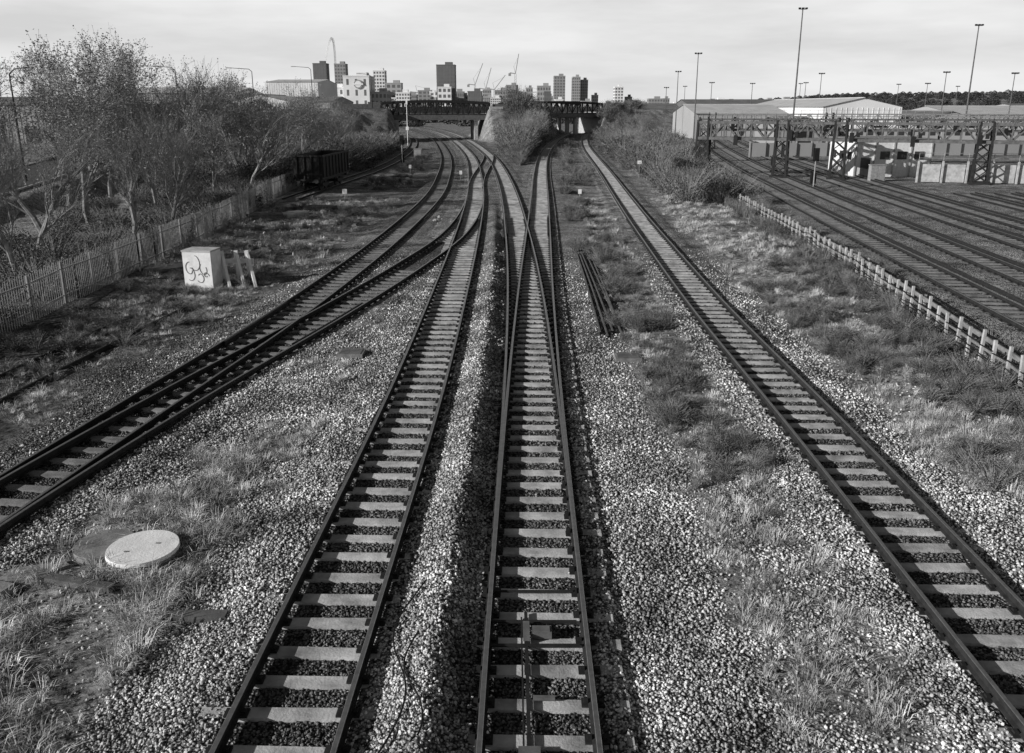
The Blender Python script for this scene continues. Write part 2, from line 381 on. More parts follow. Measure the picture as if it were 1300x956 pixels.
# ------------------------------------------------------------------ vegetation prototypes
def leafquad(mb,p,s,r,mi=0):
    u=Vector((r.gauss(0,1),r.gauss(0,1),r.gauss(0,.7))).normalized(); w=u.orthogonal().normalized()
    if r.random()<.5: w=u.cross(w)
    p=Vector(p); a=p-u*s*.5; c_=p+u*s*.5; 
    mb.add([tuple(a),tuple(p+w*s*.3),tuple(c_),tuple(p-w*s*.3)],[(0,1,2,3)],mi)
cbush=pc('bush_kinds')
for k in range(4):
    r=random.Random(50+k); mb=MB()
    lobes=[(Vector((r.gauss(0,.45),r.gauss(0,.45),r.uniform(.2,.85))),r.uniform(.2,.46)) for _ in range(12)]
    for i in range(1200):
        c_,rad=r.choice(lobes)
        dv=Vector((r.gauss(0,1),r.gauss(0,1),r.gauss(0,1))).normalized()*rad*(r.random()**.35)
        p=c_+dv
        if p.z<0: p.z=abs(p.z)*.3
        leafquad(mb,p,r.uniform(.04,.10),r,0)
    for i in range(80):
        c_,rad=r.choice(lobes); t=c_+Vector((r.gauss(0,.3),r.gauss(0,.3),r.uniform(.1,.6)))
        mid=Vector((t.x*.5,t.y*.5,t.z*.6)); mb.tube((t.x*.15,t.y*.15,0),mid,.012,.008,3,1); mb.tube(mid,t,.008,.003,3,1)
    mb.obj('bush',[M_leaf,M_twig],coll=cbush)
cgr=pc('grass_kinds')
for k in range(4):
    r=random.Random(80+k); mb=MB()
    for i in range(60):
        a=r.uniform(0,6.28); rr=r.random()**.6*.18; x,y=rr*math.cos(a),rr*math.sin(a)
        h=r.uniform(.06,.32); lean=Vector((math.cos(a),math.sin(a),0))*h*r.uniform(.1,1.0)
        w=Vector((-math.sin(a+r.uniform(-1,1)),math.cos(a),0))*.005
        p0=Vector((x,y,-.02)); p1=p0+lean*.4+Vector((0,0,h*.65)); p2=p0+lean*1.2+Vector((0,0,h*(.95-.4*r.random())))
        mb.add([tuple(p0-w),tuple(p0+w),tuple(p1+w*.8),tuple(p1-w*.8),tuple(p2)],[(0,1,2,3),(3,2,4)])
    mb.obj('grass_tuft',[M_grass],coll=cgr)
GP=[];
for (x0,x1,y0,y1,dn) in((-12,16,7,20,34),(-17,18,20,38,16),(-19,19,38,75,5)):
    x,y=cand(x0,x1,y0,y1,dn); v=veg(x,y)*np.clip(vn(x,y,.7,31)*2.2-.45,.05,1); k=(rng.random(len(x))<v)&(np.abs(x)<.64*y+2); GP.append(np.stack([x[k],y[k]],1))
GP=np.concatenate(GP); k=dtrack(GP[:,0],GP[:,1])>1.25; GP=GP[k]
z=gz(GP[:,0],GP[:,1]); s=rng.uniform(.35,1.1,len(GP))*(1+.5*(GP[:,1]>40)); s=s*(1+.3*((GP[:,0]<-5)&(GP[:,1]<18)))
scatter('grass',np.column_stack([GP,z]),np.column_stack([np.zeros(len(GP)),np.zeros(len(GP)),rng.uniform(0,6.28,len(GP))]),np.column_stack([s,s,s*rng.uniform(.5,1.1,len(GP))]),cgr)

B=[] # x,y,s,sz
def bush(x,y,s,sz=None): B.append((x,y,s,sz if sz else s))
for (x,y,s) in((4.5,20.6,.8),(5.0,17.9,.7),(5.6,18.6,.6),(4.3,20.9,.6),(4.6,24.5,.7),(5.2,23.2,.6),(4.7,30,.9),(5.3,30.6,.7),(3.9,60,1.3),(4.8,62,1.4),(5.2,44,1.1),(4.5,47,1.0),(5.9,50,.9),(5.4,27,.5),(4.6,37,.9),(5.6,40,.7),(6,70,1.1),(5,80,1.2)):
    for _ in range(8): bush(x+random.gauss(0,.38),y+random.gauss(0,.5),s*random.uniform(.35,.8),s*random.uniform(.35,.75))
for _ in range(560):
    y=random.uniform(12,44); x=random.uniform(float(cE(y))+2.6,float(fenceR(y))-.3)
    if float(veg(x,y))>.45 and float(vn(x,y,.5,41))>.38: bush(x,y,random.uniform(.18,.65),random.uniform(.16,.5))
for _ in range(160):
    y=random.uniform(16,60); x=random.uniform(float(cD2(y))+3.1,float(cE(y))-1.9)
    if float(veg(x,y))>.5: bush(x,y,random.uniform(.15,.45),random.uniform(.1,.3))
for _ in range(420):
    y=random.uniform(16,115); x=float(fenceR(y))+random.choice((random.gauss(-.75,.35),random.gauss(.9,.35))); bush(x,y,random.uniform(.3,.8),random.uniform(.3,.8)*(1 if y<60 else 1.4))
for _ in range(170):
    y=random.uniform(68,170); lo=float(cE(y))+3.6; hi=float(fenceR(y))+.5
    x=random.uniform(lo,hi); h=random.uniform(1.0,2.6)+(.6 if y>90 else 0); bush(x,y,h*.8,h)
for _ in range(130):
    y=random.uniform(160,290); x=random.uniform(float(cE(y))+4,float(cE(y))+16); h=random.uniform(1.8,3.2); bush(x,y,h,h)
for _ in range(70):
    y=random.uniform(88,230); lo=float(cD2(y))+2.6; hi=float(cE(y))-2.6
    if hi>lo: x=random.uniform(lo,hi); h=random.uniform(.5,1.2); bush(x,y,h,h)
for _ in range(230): # central island
    y=random.uniform(118,225); lo=float(cD1(y))+3.1+max(0,y-145)*.11; hi=float(cD2(y))-2.9
    if hi>lo:
        x=random.uniform(lo,hi); k=min(1,(y-112)/35)*min(1,(min(x-lo,hi-x)+1.2)/3); h=random.uniform(2.0,4.3)*k+.7; bush(x,y,h*.72,h)
for _ in range(520): # left bank beyond the fence
    y=random.uniform(24,165); hi=float(fenceL(min(y,110)))-.8
    if y>100: hi=float(cS(y))-4
    x=hi-abs(random.gauss(0,7 if y>80 else 5)); h=random.uniform(.6,1.6)+(1.3 if y>80 else 0); bush(x,y,h,h)
for _ in range(170):
    y=random.uniform(95,165); x=float(cS(y))-random.uniform(4,13); h=random.uniform(1.8,3.3); bush(x,y,h,h*1.05)
for _ in range(60):
    y=random.uniform(165,200); x=float(cS(y))-random.uniform(4,12); h=random.uniform(.7,1.5)
    if float(gz(x,y))<3.0: bush(x,y,h,h*1.05)
for _ in range(260): # left cess weeds
    y=random.uniform(24,72); x=random.uniform(float(fenceL(y))+.3,float(cA(y))-3.4)
    if float(veg(x,y))>.5 and float(vn(x,y,.4,51))>.4: bush(x,y,random.uniform(.2,.7),random.uniform(.15,.5))
for _ in range(60):
    y=random.uniform(85,150); x=random.uniform(float(cS(y))+3,float(cA(y))-3); bush(x,y,random.uniform(.4,1),random.uniform(.3,.8))
B=np.array(B); k=dtrack(B[:,0],B[:,1])>1.4+B[:,2]*.8; B=B[k]
bz=gz(B[:,0],B[:,1])-.05*B[:,3]
scatter('scrub',np.column_stack([B[:,:2],bz]),np.column_stack([np.zeros(len(B)),np.zeros(len(B)),rng.uniform(0,6.28,len(B))]),np.column_stack([B[:,2],B[:,2]*rng.uniform(.8,1.2,len(B)),B[:,3]]),cbush)
cfar=pc('distant_tree_kinds')
for k in range(3):
    r=random.Random(150+k); mb=MB()
    for i in range(300):
        a=r.uniform(0,6.28); q=r.random()**.4; z=r.uniform(0,1); w=math.sin(math.pi*min(1,.15+z*.85))**.6
        leafquad(mb,(q*w*.6*math.cos(a),q*w*.6*math.sin(a),z),r.uniform(.1,.22),r)
    mb.tube((0,0,-.1),(0,0,.5),.05,.03,5); mb.obj('distant_tree',[M_leaf2],coll=cfar)
D=[]
for _ in range(1100):
    y=random.uniform(300,1500); x=random.uniform(-.75,.9)*y
    D.append((x,y,random.uniform(4,7.5)))
for _ in range(1300):
    y=random.uniform(900,2300); x=random.uniform(150,1700); D.append((x,y,random.uniform(7,12)))
for _ in range(120):
    y=random.uniform(330,380); x=random.uniform(40,180); D.append((x,y,random.uniform(4,7)))
for _ in range(60):
    y=random.uniform(215,300); x=random.uniform(-110,-60); D.append((x,y,random.uniform(6,10)))
D=np.array(D); k=dtrack(D[:,0],D[:,1])>8; D=D[k]
scatter('distant_trees',np.column_stack([D[:,:2],gz(D[:,0],D[:,1])-.5]),np.column_stack([np.zeros(len(D)),np.zeros(len(D)),rng.uniform(0,6.28,len(D))]),np.column_stack([D[:,2]*1.1,D[:,2]*1.1,D[:,2]]),cfar)

# ------------------------------------------------------------------ bare trees
def tree_mesh(seed,H,leafy=.3,spread=.75):
    r=random.Random(seed); mb=MB()
    def grow_(p,d,Ln,rad,lev):
        n=5 if lev==0 else (4 if lev<3 else 2)
        q=p.copy(); dd=d.copy(); rr=rad
        for i in range(n):
            dd=(dd+Vector((r.gauss(0,.13),r.gauss(0,.13),r.gauss(.06,.08)))).normalized()
            q2=q+dd*Ln/n; r2=rad*(1-.72*(i+1)/n) if lev>0 else rad*(1-.55*(i+1)/n)
            mb.tube(q,q2,rr,max(r2,.006),7 if lev==0 else (5 if lev==1 else 3),0 if lev<2 else 1)
            if lev<4 and (i>=1 or lev>=1):
                kk=(2 if lev<3 else r.choice((1,1,2)))
                for _ in range(kk):
                    u=dd.orthogonal().normalized(); u.rotate(Matrix.Rotation(r.uniform(0,6.28),3,dd))
                    a=r.uniform(.45,.95)*spread; nd=(dd*math.cos(a)+u*math.sin(a)+Vector((0,0,.18))).normalized()
                    grow_(q2,nd,Ln*r.uniform(.42,.68)*(1 if lev else .85),max(r2*.62,.007),lev+1)
            elif lev>=4 and r.random()<leafy:
                leafquad(mb,q2,r.uniform(.09,.17),r,2)
                if leafy>.6: leafquad(mb,q2+Vector((r.gauss(0,.1),r.gauss(0,.1),r.gauss(0,.1))),r.uniform(.08,.15),r,2)
            q,rr=q2,r2
    grow_(Vector((0,0,-.2)),Vector((r.gauss(0,.05),r.gauss(0,.05),1)).normalized(),H*.6,H*.019,0)
    zmax=max(v[2] for v in mb.v); k=H/zmax
    mb.v=[(a*k,b_*k,c_*k) for a,b_,c_ in mb.v]
    me=bpy.data.meshes.new('bare_tree'); me.from_pydata(mb.v,[],mb.f)
    for q in(M_bark,M_twig,M_tleaf): me.materials.append(q)
    me.polygons.foreach_set('material_index',mb.m); me.update(); return me
TM=[tree_mesh(1,10,.05),tree_mesh(2,10,.8,.9),tree_mesh(3,10,.25,.6),tree_mesh(4,10,1.0,.85)]
def tree(x,y,h,k=None,wide=1.0):
    o=bpy.data.objects.new('bare_tree',TM[random.randrange(4) if k is None else k]); scene.collection.objects.link(o)
    o.location=(x,y,float(gz(x,y))-.05); s=h/10; o.scale=(s*wide,s*wide,s); o.rotation_euler=(0,0,random.uniform(0,6.28))
TR=[(-22.5,37,8.8,0),(-24.5,42,8.4,2),(-21.6,47,7.8,2),(-21.8,53,8.4,0),(-27,48,9.4,2),(-29,57,12,1),(-33,62,13.2,3),(-31,68,12.8,1),(-36,75,14,3),(-30,76,12.5,2),(-26.5,62,10.2,0),
(-24.9,70,10,1),(-27,84,12,3),(-33,88,13,1),(-25.5,92,10.5,0),(-29,100,12,2),(-34,108,12.5,3),(-27,112,11,1),(-38,96,13.5,1),(-42,84,14,3),(-26.5,127,10,0),(-31,135,9.5,1),(-36,145,9,3),(-40,120,10,1),(-23.9,60,8,2),(-45,70,12,3),(-39,60,11.5,1),(-50,95,12.5,3),(-58,110,12,1),(-62,90,13,3),(-29,92,12,1),(-26,104,11,3),(-31,118,12,1),(-24.5,78,9,2),(-34,80,13,1),(-25,120,9.5,1),(-28,145,8,3),(-25,152,7,1)]
for x,y,h,k in TR: tree(x,y,h,k,random.uniform(1.0,1.35))
for x,y,h,k in((2,160,7.5,1),(4,175,8,3),(4,185,7.6,1),(6,190,8,3),(2.5,168,7.8,3),(5,200,8,1),(22,150,6,1),(30,190,7,3),(27,215,7.5,1),(20,128,5,3),(33,235,8,1),(18.2,92,3.6,3),(20,103,4.4,1)): tree(x,y,h,k,1.3)

# ------------------------------------------------------------------ left palisade fence
e=empty('palisade_fence'); mb=MB(); pr=MB()
y=20.0
def fz(x,y): return float(gz(x,y))
while y<100:
    x=float(fenceL(y)); z=fz(x,y); dx=float(fenceL(y+.1)-fenceL(y-.1))/.2; rz=-math.atan(dx)
    h=1.75+random.uniform(-.04,.04)
    if random.random()>.02:
        mb.box((x,y,z+h/2),(.012,.055,h),rz+random.uniform(-.08,.08)); mb.box((x,y,z+h+.05),(.012,.055,.1),rz,taper=.1)
    y+=.17
y=20.0
while y<98:
    x=float(fenceL(y));x2=float(fenceL(y+2.75));z=fz(x,y);z2=fz(x2,y+2.75)
    pr.box((x-.07,y,z+.85),(.07,.1,1.8))
    for hh in(.35,1.45): pr.beam((x-.04,y,z+hh),(x2-.04,y+2.75,z2+hh),.04,.05)
    y+=2.75
mb.obj('pales',[M_paleSteel],e); pr.obj('rails_and_posts',[M_steel],e)

# ------------------------------------------------------------------ right post-and-rail cable fence
e=empty('trackside_fence'); mb=MB(); tr=MB(); cb=MB(); y=9.
while y<150:
    x=float(fenceR(y)); z=fz(x,y); st=.95
    x2=float(fenceR(y+st)); z2=fz(x2,y+st)
    tl=random.uniform(-.07,.07)
    mb.beam((x,y,z-.1),(x+tl,y+random.uniform(-.06,.06),z+1.15+random.uniform(-.1,.1)),.09,.085)
    if random.random()<.55: mb.beam((x+.5,y,z-.1),(x+.5+tl,y,z+.8+random.uniform(-.1,.1)),.08,.08)
    tr.beam((x+.07,y,z+.98),(x2+.07,y+st,z2+.98),.045,.09)
    tr.beam((x+.07,y,z+.62),(x2+.07,y+st,z2+.62),.045,.08)
    tr.beam((x+.5,y,z+.66),(x2+.5,y+st,z2+.66),.045,.08)
    for q in(.22,.36,.5,.78): cb.tube((x-.07,y,z+q+random.uniform(-.05,.05)),(x2-.07,y+st,z2+q+random.uniform(-.05,.05)),.02,n=4)
    y+=st
mb.obj('concrete_posts',[M_conc],e); tr.obj('fence_rails',[M_concd],e); cb.obj('cables',[M_black],e)

# ------------------------------------------------------------------ trackside objects
def cyl(mb,c,r,h,n=40,mi=0,jit=0):
    vs=[(c[0]+r*math.cos(2*math.pi*i/n),c[1]+r*math.sin(2*math.pi*i/n),c[2]) for i in range(n)]+[(c[0]+r*.985*math.cos(2*math.pi*i/n),c[1]+r*.985*math.sin(2*math.pi*i/n),c[2]+h) for i in range(n)]
    mb.add(vs,[(i,(i+1)%n,n+(i+1)%n,n+i) for i in range(n)]+[tuple(range(n,2*n))],mi)
x,y=-6.75,13.5; z=fz(x,y)
e=empty('concrete_manhole',(x,y,z+.04))
mb=MB(); cyl(mb,(0,0,-.15),.60,.30); mb.obj('chamber_ring',[M_conc],e)
mb=MB(); cyl(mb,(.02,-.02,.155),.63,.07); mb.obj('cover_slab',[M_concl],e)
mb=MB(); mb.box((.25,.1,.229),(.08,.035,.008)); mb.box((-.2,-.2,.229),(.08,.035,.008)); mb.obj('lifting_eyes',[M_concd],e)
mb=MB(); zz=fz(-7.6,13.8); cyl(mb,(-7.62,13.85,zz-.1),.55,.2); mb.obj('old_chamber_cover',[M_concd])
for (x,y,sx,sy,r) in((-8.6,12.9,.9,.5,.3),(-8.2,13.1,.5,.3,.9),(-8.9,12.4,.7,.45,-.3)):
    mb=MB(); mb.box((x,y,fz(x,y)+.02),(sx,sy,.1),r,taper=.93); mb.obj('concrete_slab',[M_concd])
mb=MB(); mb.box((-5.1,11.6,fz(-5.1,11.6)+.07),(1.0,.2,.12),.02); mb.obj('timber_plank',[M_wood])
mb=MB(); mb.box((-7.4,12.5,fz(-7.4,12.5)+.07),(1.3,.18,.1),-.25); mb.obj('timber_plank',[M_wood])
for (x,y) in((-5.35,26.4),(3.8,26)):
    zc=max(fz(x+a,y+b_) for a in(-.4,0,.4) for b_ in(-.35,0,.35))
    e=empty('catch_pit_cover',(x,y,zc+.04)); mb=MB(); mb.box((0,0,-.06),(.85,.75,.26)); mb.obj('frame',[M_concd],e)
    mb=MB()
    for i in range(6): mb.box((0,-.27+i*.108,.08),(.7,.07,.03))
    mb.obj('grating',[M_gant],e)
mb=MB(); pts=[]
for i in range(60):
    t=i/59; y=8.3+t*4.0; x=-1.75+.25*math.sin(t*6.5)+.25*t; pts.append((x,y,fz(x,y)+.07))
for a,b_ in zip(pts[:-1],pts[1:]): mb.tube(a,b_,.014,n=5)
pts=[]
for i in range(40):
    t=i/39; y=8.6+t*2.2; x=-1.35+.2*math.sin(t*5+1); pts.append((x,y,fz(x,y)+.07))
for a,b_ in zip(pts[:-1],pts[1:]): mb.tube(a,b_,.014,n=5)
mb.obj('loose_cable',[M_black])

x,y=-14.25,37.6; z=fz(x,y)
e=empty('graffiti_concrete_cabinet',(x,y,z),-.12)
mb=MB(); mb.box((0,0,.75),(1.35,1.0,1.8)); mb.obj('body',[M_concl],e)
mb=MB(); mb.box((0,0,1.68),(1.4,1.05,.07)); mb.obj('cap',[M_conc],e)
mb=MB(); r=random.Random(3)
for k,(cx,cz,rr) in enumerate(((-.38,.95,.2),(-.05,1.0,.22),(.3,.92,.2),(-.3,.5,.18),(.1,.5,.2),(.42,.48,.14))):
    a0=r.uniform(0,6.28); prev=None
    for i in range(12):
        a=a0+i*.42; p=(cx+rr*math.cos(a)*(1-.03*i),-.508,cz+rr*1.2*math.sin(a)+(.02*i if k%2 else -.01*i))
        if prev: mb.beam(prev,p,.012,.026)
        prev=p
mb.obj('graffiti',[M_gant],e)
e=empty('buffer_stop',(-12.9,38.2,fz(-12.9,38.2)),.1); mb=MB()
for xx in(-.55,.1,.6):
    mb.beam((xx,.1,-.2),(xx-.1,.1,1.5),.17,.17); mb.beam((xx-.08,.15,1.4),(xx+.45,-1.1,-.1),.12,.12)
mb.box((0,.24,1.0),(1.5,.1,.2)); mb.obj('frame',[M_concl],e)

def stack(x,y,rows,rz=0,name='sleeper_stack',mt=M_wood,ln=2.4):
    e=empty(name,(x,y,fz(x,y)),rz); mb=MB(); r=random.Random(int(x*7))
    for i in range(rows):
        for j in range(5-i):
            mb.box((r.uniform(-.15,.15),j*.3-.6+i*.15,.08+i*.16),(ln,.25,.14),r.uniform(-.06,.06))
    mb.obj('timbers',[mt],e)
stack(-18,60.5,3,.5); stack(-16.6,62.5,2,1.1,mt=M_conc); stack(-15.2,66,2,-.2); stack(-17.6,41.5,1,.8); stack(-12.6,92,3,.2,mt=M_conc); stack(-12.9,84,2,1.3)
P=[];
for cx,cy,n,sp in((-16.4,64,60,1.2),(-12.5,88,50,1.4),(-15,56,40,1.5),(-14,48,25,1.6),(-6.2,35,8,.5),(-5.6,60,12,.6)):
    for _ in range(n): P.append((cx+random.gauss(0,sp),cy+random.gauss(0,sp*1.4)))
P=np.array(P); P=P[dtrack(P[:,0],P[:,1])>1.6]; s=rng.uniform(.06,.18,len(P)); 
mstone2=mat('rubble_concrete',.38,.85,.3,5,rand=.5)
crub=stones('rubble_kinds',mstone2,3)
scatter('rubble',np.column_stack([P,gz(P[:,0],P[:,1])+s*.3]),rng.uniform(0,6,(len(P),3)),np.column_stack([s,s*.8,s*.6]),crub)
P=[]
for _ in range(90):
    y=random.uniform(9,60)
    P.append((random.uniform(-13,13),y))
P=np.array(P); k=np.abs(P[:,0])<.6*P[:,1]; P=P[k]; s=rng.uniform(.02,.05,len(P))
clit=pc('litter_kinds')
mb=MB(); mb.box((0,0,0),(1.6,1,.25),taper=.8); mb.obj('litter_piece',[M_white],coll=clit)
scatter('litter',np.column_stack([P,gz(P[:,0],P[:,1])+.06]),rng.uniform(-.5,.5,(len(P),3)),np.column_stack([s,s,s]),clit)

# ------------------------------------------------------------------ wagon
dx=float(cS(88)-cS(79)); e=empty('railway_wagon',(float(cS(83.5)),83.5,0),-math.atan(dx/9)); W,Ln=2.75,9.6
mb=MB()
for sx in(-1,1): mb.box((sx*(W/2-.03),0,2.2),(.06,Ln,2.05)); 
for sy in(-1,1): mb.box((0,sy*(Ln/2-.03),2.2),(W-.13,.06,2.05))
mb.box((0,0,1.15),(W-.13,Ln-.13,.08)); mb.obj('body',[M_black],e)
mb=MB()
for sx in(-1,1):
    mb.box((sx*(W/2+.04),0,3.26),(.13,Ln+.2,.12)); mb.box((sx*(W/2+.03),0,1.2),(.1,Ln+.1,.16))
    for i in range(9): mb.box((sx*(W/2+.045),-Ln/2+.15+i*(Ln-.3)/8,2.22),(.09,.1,1.88))
for sy in(-1,1):
    mb.box((0,sy*(Ln/2+.04),3.26),(W-.02,.12,.12))
    for i in range(4): mb.box((-1.05+i*.7,sy*(Ln/2+.05),2.15),(.1,.1,2.05))
    mb.box((0,sy*(Ln/2+.04),1.6),(W-.1,.08,.1))
mb.obj('ribs',[M_dark],e)
mb=MB(); mb.box((-.85,0,.98),(.15,Ln,.26)); mb.box((.85,0,.98),(.15,Ln,.26))
for sy in(-1,1):
    mb.box((0,sy*(Ln/2-.05),.98),(2.4,.16,.3))
    for sx in(-.87,.87):
        mb.tube((sx,sy*(Ln/2+.03),1.0),(sx,sy*(Ln/2+.45),1.0),.08,n=10,cap=True); mb.tube((sx,sy*(Ln/2+.45),1.0),(sx,sy*(Ln/2+.52),1.0),.22,n=16,cap=True)
mb.obj('underframe',[M_dark],e)
mb=MB()
for yy in(-3.6,-1.9,1.9,3.6):
    for sx in(-.75,.75): mb.tube((sx-.07,yy,.46),(sx+.07,yy,.46),.46,n=24,cap=True)
    mb.tube((-.8,yy,.46),(.8,yy,.46),.08,n=8)
for yy in(-2.75,2.75):
    for sx in(-1,1): mb.box((sx*1.0,yy,.55),(.12,2.3,.3))
mb.obj('bogies',[M_dark],e)

# ------------------------------------------------------------------ road
def ribbon(name,pl,w,mt,z=.02):
    mb=MB(); k=MB(); P=[Vector(p) for p in pl]
    L_=[];R_=[]
    for i,p in enumerate(P):
        t=(P[min(i+1,len(P)-1)]-P[max(i-1,0)]); t.z=0; t.normalize(); nn=Vector((t.y,-t.x,0))
        L_.append(p-nn*w/2+Vector((0,0,z))); R_.append(p+nn*w/2+Vector((0,0,z)))
    for i in range(len(P)-1):
        mb.add([tuple(L_[i]),tuple(R_[i]),tuple(R_[i+1]),tuple(L_[i+1])],[(0,1,2,3)])
        for q in(L_,R_): k.beam(q[i]+Vector((0,0,.06)),q[i+1]+Vector((0,0,.06)),.15,.14)
    e=empty(name); mb.obj('carriageway',[mt],e); k.obj('kerbs',[M_conc],e)
for q in(road,road2,road3): ribbon('road',[(a,b_,c_+.08) for a,b_,c_ in q],7,M_asph)

# ------------------------------------------------------------------ bridges
def bridge(name,a,b,zd=4.7,top=9.0,wid=10,bays=20,piers=()):
    ax,ay=a;bx,by=b; Ln=math.hypot(bx-ax,by-ay); e=empty(name,(ax,ay,0),math.atan2(by-ay,bx-ax))
    mb=MB(); mb.box((Ln/2,wid/2,zd+.35),(Ln+2,wid-.5,.7)); mb.box((Ln/2,wid/2,zd+1.0),(Ln+2,wid-1.2,.5)); mb.obj('deck',[M_concd],e)
    for si,yy in enumerate((0,wid)):
        mb=MB(); lo=MB(); hump=lambda t:.5*(1-(2*t-1)**2)
        lo.box((Ln/2,yy,zd+.45),(Ln+.6,.4,1.15))
        for i in range(bays):
            t0=i/bays;t1=(i+1)/bays; x0=t0*Ln;x1=t1*Ln; z0=top-.6+hump(t0);z1=top-.6+hump(t1)
            mb.beam((x0,yy,z0),(x1,yy,z1),.6,.62)
            mb.beam((x0,yy,zd+1.0),(x0,yy,z0),.34,.34)
            if i%2==0: mb.beam((x0,yy,zd+1),(x1,yy,z1),.2,.2)
            else: mb.beam((x0,yy,z0),(x1,yy,zd+1),.2,.2)
        mb.beam((Ln,yy,zd+.9),(Ln,yy,top-.6),.4,.4)
        mb.obj('truss_girder',[M_dark],e); lo.obj('bottom_chord',[M_gant],e)
    mb=MB()
    mb.box((Ln/2,.9,zd+2.2),(Ln,.05,1.5))
    for i in range(int(Ln/1.5)): mb.box((.3+i*1.5,.84,zd+2.2),(.08,.06,1.6))
    mb.obj('parapet',[M_conc],e)
    mb=MB()
    for t in(0,1): mb.box((-1.6+t*(Ln+3.2),wid/2,3.0),(3.0,wid+1.5,8.2)); mb.box((-1.6+t*(Ln+3.2),wid/2,7.4),(3.3,wid+1.8,.5))
    for p in piers:
        for q in(1.2,wid/2,wid-1.2): mb.box((p,q,2.2),(.9,1.0,5.0))
        mb.box((p,wid/2,4.5),(1.3,wid,.38))
    mb.obj('abutments',[M_conc],e)
    mb=MB(); mb.box((-1.6,-.9,8.0),(3.4,.3,1.5)); mb.box((-6,-.6,7.6),(7,.3,1.4)); mb.box((Ln+5,-.3,7.6),(7,.3,1.3)); mb.obj('wing_parapets',[M_gant],e)
bridge('road_bridge',(-31,205),(-5.5,209),top=9.0,piers=(3.4,22.6))
bridge('road_bridge',(2,240),(27,258),top=9.0,bays=16,piers=(21.5,))

# ------------------------------------------------------------------ lamps
def street_lamp(x,y,ztop,arm=3.2,side=-1):
    z0=fz(x,y); e=empty('street_lamp',(x,y,z0)); h=ztop-z0; mb=MB()
    mb.tube((0,0,-.3),(0,0,1.6),.12,.11,10); mb.tube((0,0,1.6),(0,0,h-.5),.085,.06,8)
    mb.tube((0,0,h-.5),(side*.5,0,h-.1),.055,.05,8); mb.tube((side*.5,0,h-.1),(side*arm,0,h+.1),.05,.04,8); mb.obj('column',[M_dark],e)
    mb=MB(); mb.box((side*(arm+.35),0,h+.1),(1.0,.34,.16),taper=.8); mb.obj('lantern',[M_steel],e)
street_lamp(-43.4,75,10.9,2,1); street_lamp(-50+3.5,120,13,4); street_lamp(-44.9,150,14,3.6); street_lamp(-43.5,188,15.9,3.4); street_lamp(-33,203,15,2.5)
def mast(x,y,zt,r=.22):
    z0=fz(x,y); e=empty('floodlight_mast',(x,y,z0)); h=zt-z0; mb=MB(); mb.tube((0,0,-.3),(0,0,h),r,r*.5,8); mb.box((0,0,.1),(.8,.8,.3)); mb.obj('pole',[M_gant],e)
    mb=MB(); mb.beam((-.7,0,h),(.7,0,h),.12,.12)
    for q in(-.6,0,.6): mb.box((q,-.15,h+.12),(.4,.3,.28))
    mb.obj('floodlights',[M_dark],e)
for q in((52.5,160,24.6,.2),(90,170,22.7,.2),(40.5,190,18.7,.16),(44,230,16.5,.16),(100,200,15.2,.15),(82,230,16,.15),(110,190,14.6,.15),(134,300,15,.15),(60,260,14.5,.15),(75,270,14.5,.15),(95,280,15,.15),(50,280,13.5,.15),(120,250,14,.15),(150,240,15,.15),(110,330,16,.15),(66,330,15,.15),(170,330,15,.15)): mast(*q)
e=empty('signal_post',(-21.8,178,-.3)); mb=MB(); mb.tube((0,0,0),(0,0,9.6),.09,.07,8); mb.box((0,-.1,8.8),(.35,.2,.8)); mb.box((0,-.15,3.6),(.6,.4,.7)); mb.obj('post_and_head',[M_white],e)
def signal(x,y,h=4):
    e=empty('railway_signal',(x,y,fz(x,y))); mb=MB(); mb.tube((0,0,-.2),(0,0,h),.07,n=8); mb.obj('post',[M_steel],e)
    mb=MB(); mb.box((0,-.1,h+.3),(.42,.2,1.1)); mb.box((0,-.02,h+.3),(.6,.03,1.3)); mb.box((.0,.3,1),(.5,.4,1.1)); mb.obj('signal_head',[M_black],e)
signal(-15.3,118,3.2); signal(30.2,84,3.0); signal(26.3,120,3.6); signal(34.1,110,4)
def board(x,y,h=1.0,w=.4):
    e=empty('lineside_sign',(x,y,fz(x,y))); mb=MB(); mb.tube((0,0,-.1),(0,0,h),.03,n=6); mb.obj('post',[M_steel],e); mb=MB(); mb.box((0,-.04,h+.15),(w,.03,.4)); mb.obj('board',[M_white],e)
board(14.8,98,1.6,.5); board(-14,70); board(-5.6,92,.8,.3); board(6,74,.6,.3); board(-12.2,101,.9,.3)
def cabinet(x,y,w=1.2,h=1.4,mt=None,n='equipment_cabinet'):
    e=empty(n,(x,y,fz(x,y)),random.uniform(-.1,.1)); mb=MB(); mb.box((0,0,h/2),(w,.7,h+.1)); mb.box((0,0,h+.09),(w+.12,.82,.08)); mb.obj('case',[mt or M_steel],e)
    mb=MB()
    for q in(-w/4,w/4): mb.box((q,-.36,h/2),(w/2-.06,.02,h-.15)); mb.box((q+w/8,-.38,h/2),(.04,.03,.15))
    mb.obj('doors',[mt or M_steel],e)
for q in((-20.6,98),(-20.8,103),(52,82),(40.3,93,1.6,1.6),(56,83),(-15,135)): cabinet(*q)

